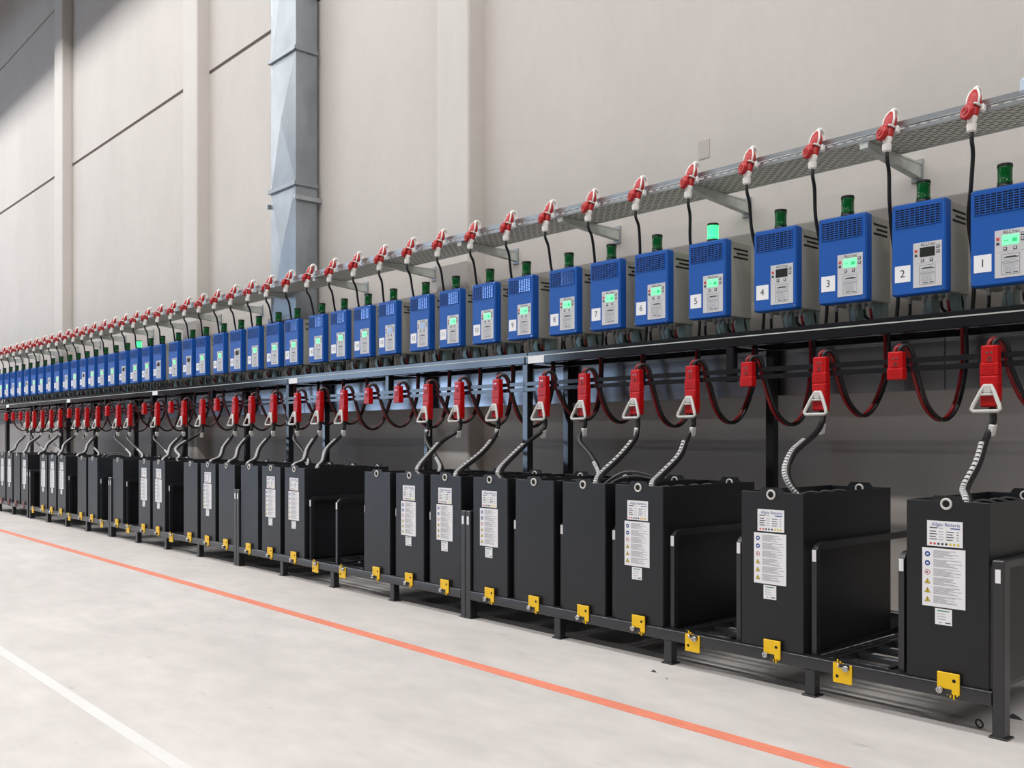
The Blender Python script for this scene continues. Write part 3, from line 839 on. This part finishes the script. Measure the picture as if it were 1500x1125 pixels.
# handle: a triangular loop leaning out to the front
def hp(x, z): return (x, -.052 - (-.105 - z) * .22, z)
out = [hp(-.012, -.105), hp(.012, -.105), hp(.022, -.125), hp(.046, -.185), hp(.050, -.200), hp(.043, -.208), hp(-.043, -.208), hp(-.050, -.200), hp(-.046, -.185), hp(-.022, -.125)]
loop([(x * 1.12, y, z) for x, y, z in out], .0082, hd)
hd.tube([hp(-.024, -.140), hp(.024, -.140)], .005, 6)
hd.cbox(-.016, .016, -.062, -.042, -.135, -.100, .004)
hd_m = hd.mesh('pull_handle', 'handle_grey')
stag_m = MB().cbox(-.0115, .0115, -.0165, .0165, -.050, 0, .004).mesh('cable_tag', 'white_plastic')
BACK = {6, 10, 15, 23, 25, 26, 29, 33, 35}
for k, x0 in enumerate(CON_X):
    full = k not in EMPTY and k < 37
    kind = 'with grey handle' if full else 'left unplugged'
    cn = thing('battery_connector', 'red charging connector %s, %s from the right on the rail' % (kind, nth(k + 1)), 'connector', (x0, YC, 1.308), 'red connectors on the rail under the shelf')
    sh = put('socket_housing', soc_m, cn); put('screw_heads', scr_m, sh); put('key_slot', slot_m, sh)
    jx = random.uniform(-.02, .03); jz = random.uniform(-.03, .02)
    for mname, off in (('cable_red', -.010), ('cable_black', .010)):
        p = [(off, -.020, .045), (off + .004, -.016, .078), (off + .018, .012, .088), (off + .034, .034, .060), (off + .045, .06, -.04),
             (off + .07 + jx * .5, .11, -.165 + jz), (off + .105 + jx, .19, -.225 + jz), (off + .13 + jx, .27, -.16 + jz), (off + .135, .335, 0.0), (off + .13, .351, .13), (off + .13, .351, .22)]
        put('charging_cable', MB().tube(spline(p, 5), .0085, 8).mesh('charging_cable', mname), cn)
    if not full: continue
    pg = put('battery_plug', plg_m, cn); put('pull_handle', hd_m, pg, label='grey triangular handle')
    bx = slot_x(k) - x0
    yb = RY + .012 - YC + (.12 if k >= 12 else 0); zb = RZ + BH - 1.308
    j1, j2 = random.uniform(-.02, .02), random.uniform(-.03, .03)
    if k in BACK:
        p = [(.004, -.022, -.18), (.006, -.024, -.25), (.016 + j1, -.06, -.33), (bx * .38, -.11, -.41), (bx * .75 - .03, -.15, -.48), (bx - .05, -.20, zb + .004), (bx - .03, -.26, zb - .06)]
    elif k == 2:
        p = [(.004, -.022, -.18), (.012, -.03, -.24), (.03, -.13, -.30), (.11, -.36, -.345), (.17, -.53, -.385), (.193, -.61, -.45), (.225, -.625, -.51), (.27, -.60, -.57)]
    elif k in (9, 20, 7):
        p = [(.004, -.022, -.18), (.008, -.03, -.26), (.008 + j1, -.16, -.34), (bx * .4, -.40, -.43), (bx + .0, yb + .08, -.49), (bx + .035, yb + .045, zb + .004), (bx + .07, yb + .09, zb - .035)]
    else:
        p = [(.004, -.022, -.18), (.010, -.026, -.25), (.014 + j1, -.07, -.32), (bx * .35 + .012, -.27 + j2, -.41), (bx * .7 + .03, yb + .20 + j2, -.495), (bx + .055, yb + .045, zb + .006), (bx + .062, yb + .025, zb - .05)]
    path = spline(p, 9)
    hose = put('battery_cable', MB().tube(path, .0135, 9).mesh('battery_cable', 'cable_black'), cn, label='black battery cable with white patterned sleeve')
    n0 = int(len(path) * .38)
    if k in BACK: n0 = int(len(path) * .60)
    sub = [v + Vector((-.006, -.010, .006)) for v in path[n0:]]
    # resample finely so that the links alternate
    fine = []
    for i in range(len(sub) - 1):
        for q in range(2): fine.append(sub[i].lerp(sub[i + 1], q / 2))
    fine.append(sub[-1])
    pat = lambda i, j: 1 if i % 3 == 0 and j in (7, 0, 3, 4) else 0
    put('cable_sleeve', MB().tube(fine, .0112, 8, 0, True, pat).mesh('cable_sleeve', ['braid_white', 'cable_black']), hose)
    put('cable_tag', stag_m, hose, (p[1][0] + .004, p[1][1] - .008, p[1][2] - .01), (.15, .25, 0), 'white cable tag')

# ------------------------------------------------------------------ small scraps on the floor
def scrap(x, y, s, label):
    b = MB()
    b.add([(-s, -s * .4, 0), (s * 1.2, -s * .2, 0), (s * .3, s * .5, 0), (-s * .2, -s * .1, s * .7), (s * .5, s * .1, s * .35)],
          [(0, 2, 1), (0, 1, 3), (1, 4, 3), (1, 2, 4), (2, 3, 4), (2, 0, 3)])
    tag(put('plastic_scrap', b.mesh('plastic_scrap', 'scrap_dark'), None, (x, y, 0)), label, 'scrap', 'scraps on the floor')
scrap(-2.63, 3.13, .014, 'small dark plastic scrap on the open floor before the rack')
scrap(-1.35, 3.57, .026, 'dark torn scrap on the floor beside the right end leg')
scrap(-2.52, 3.08, .006, 'tiny dark crumb on the open floor before the rack')
tag(put('plastic_loop', MB().ring((0, 0, .012), (.3, 1, .2), .014, .003, 18, 6).mesh('plastic_loop', 'cable_black'), None, (-1.385, 3.36, .004)), 'small black cable tie loop at the foot of the end post', 'cable tie')
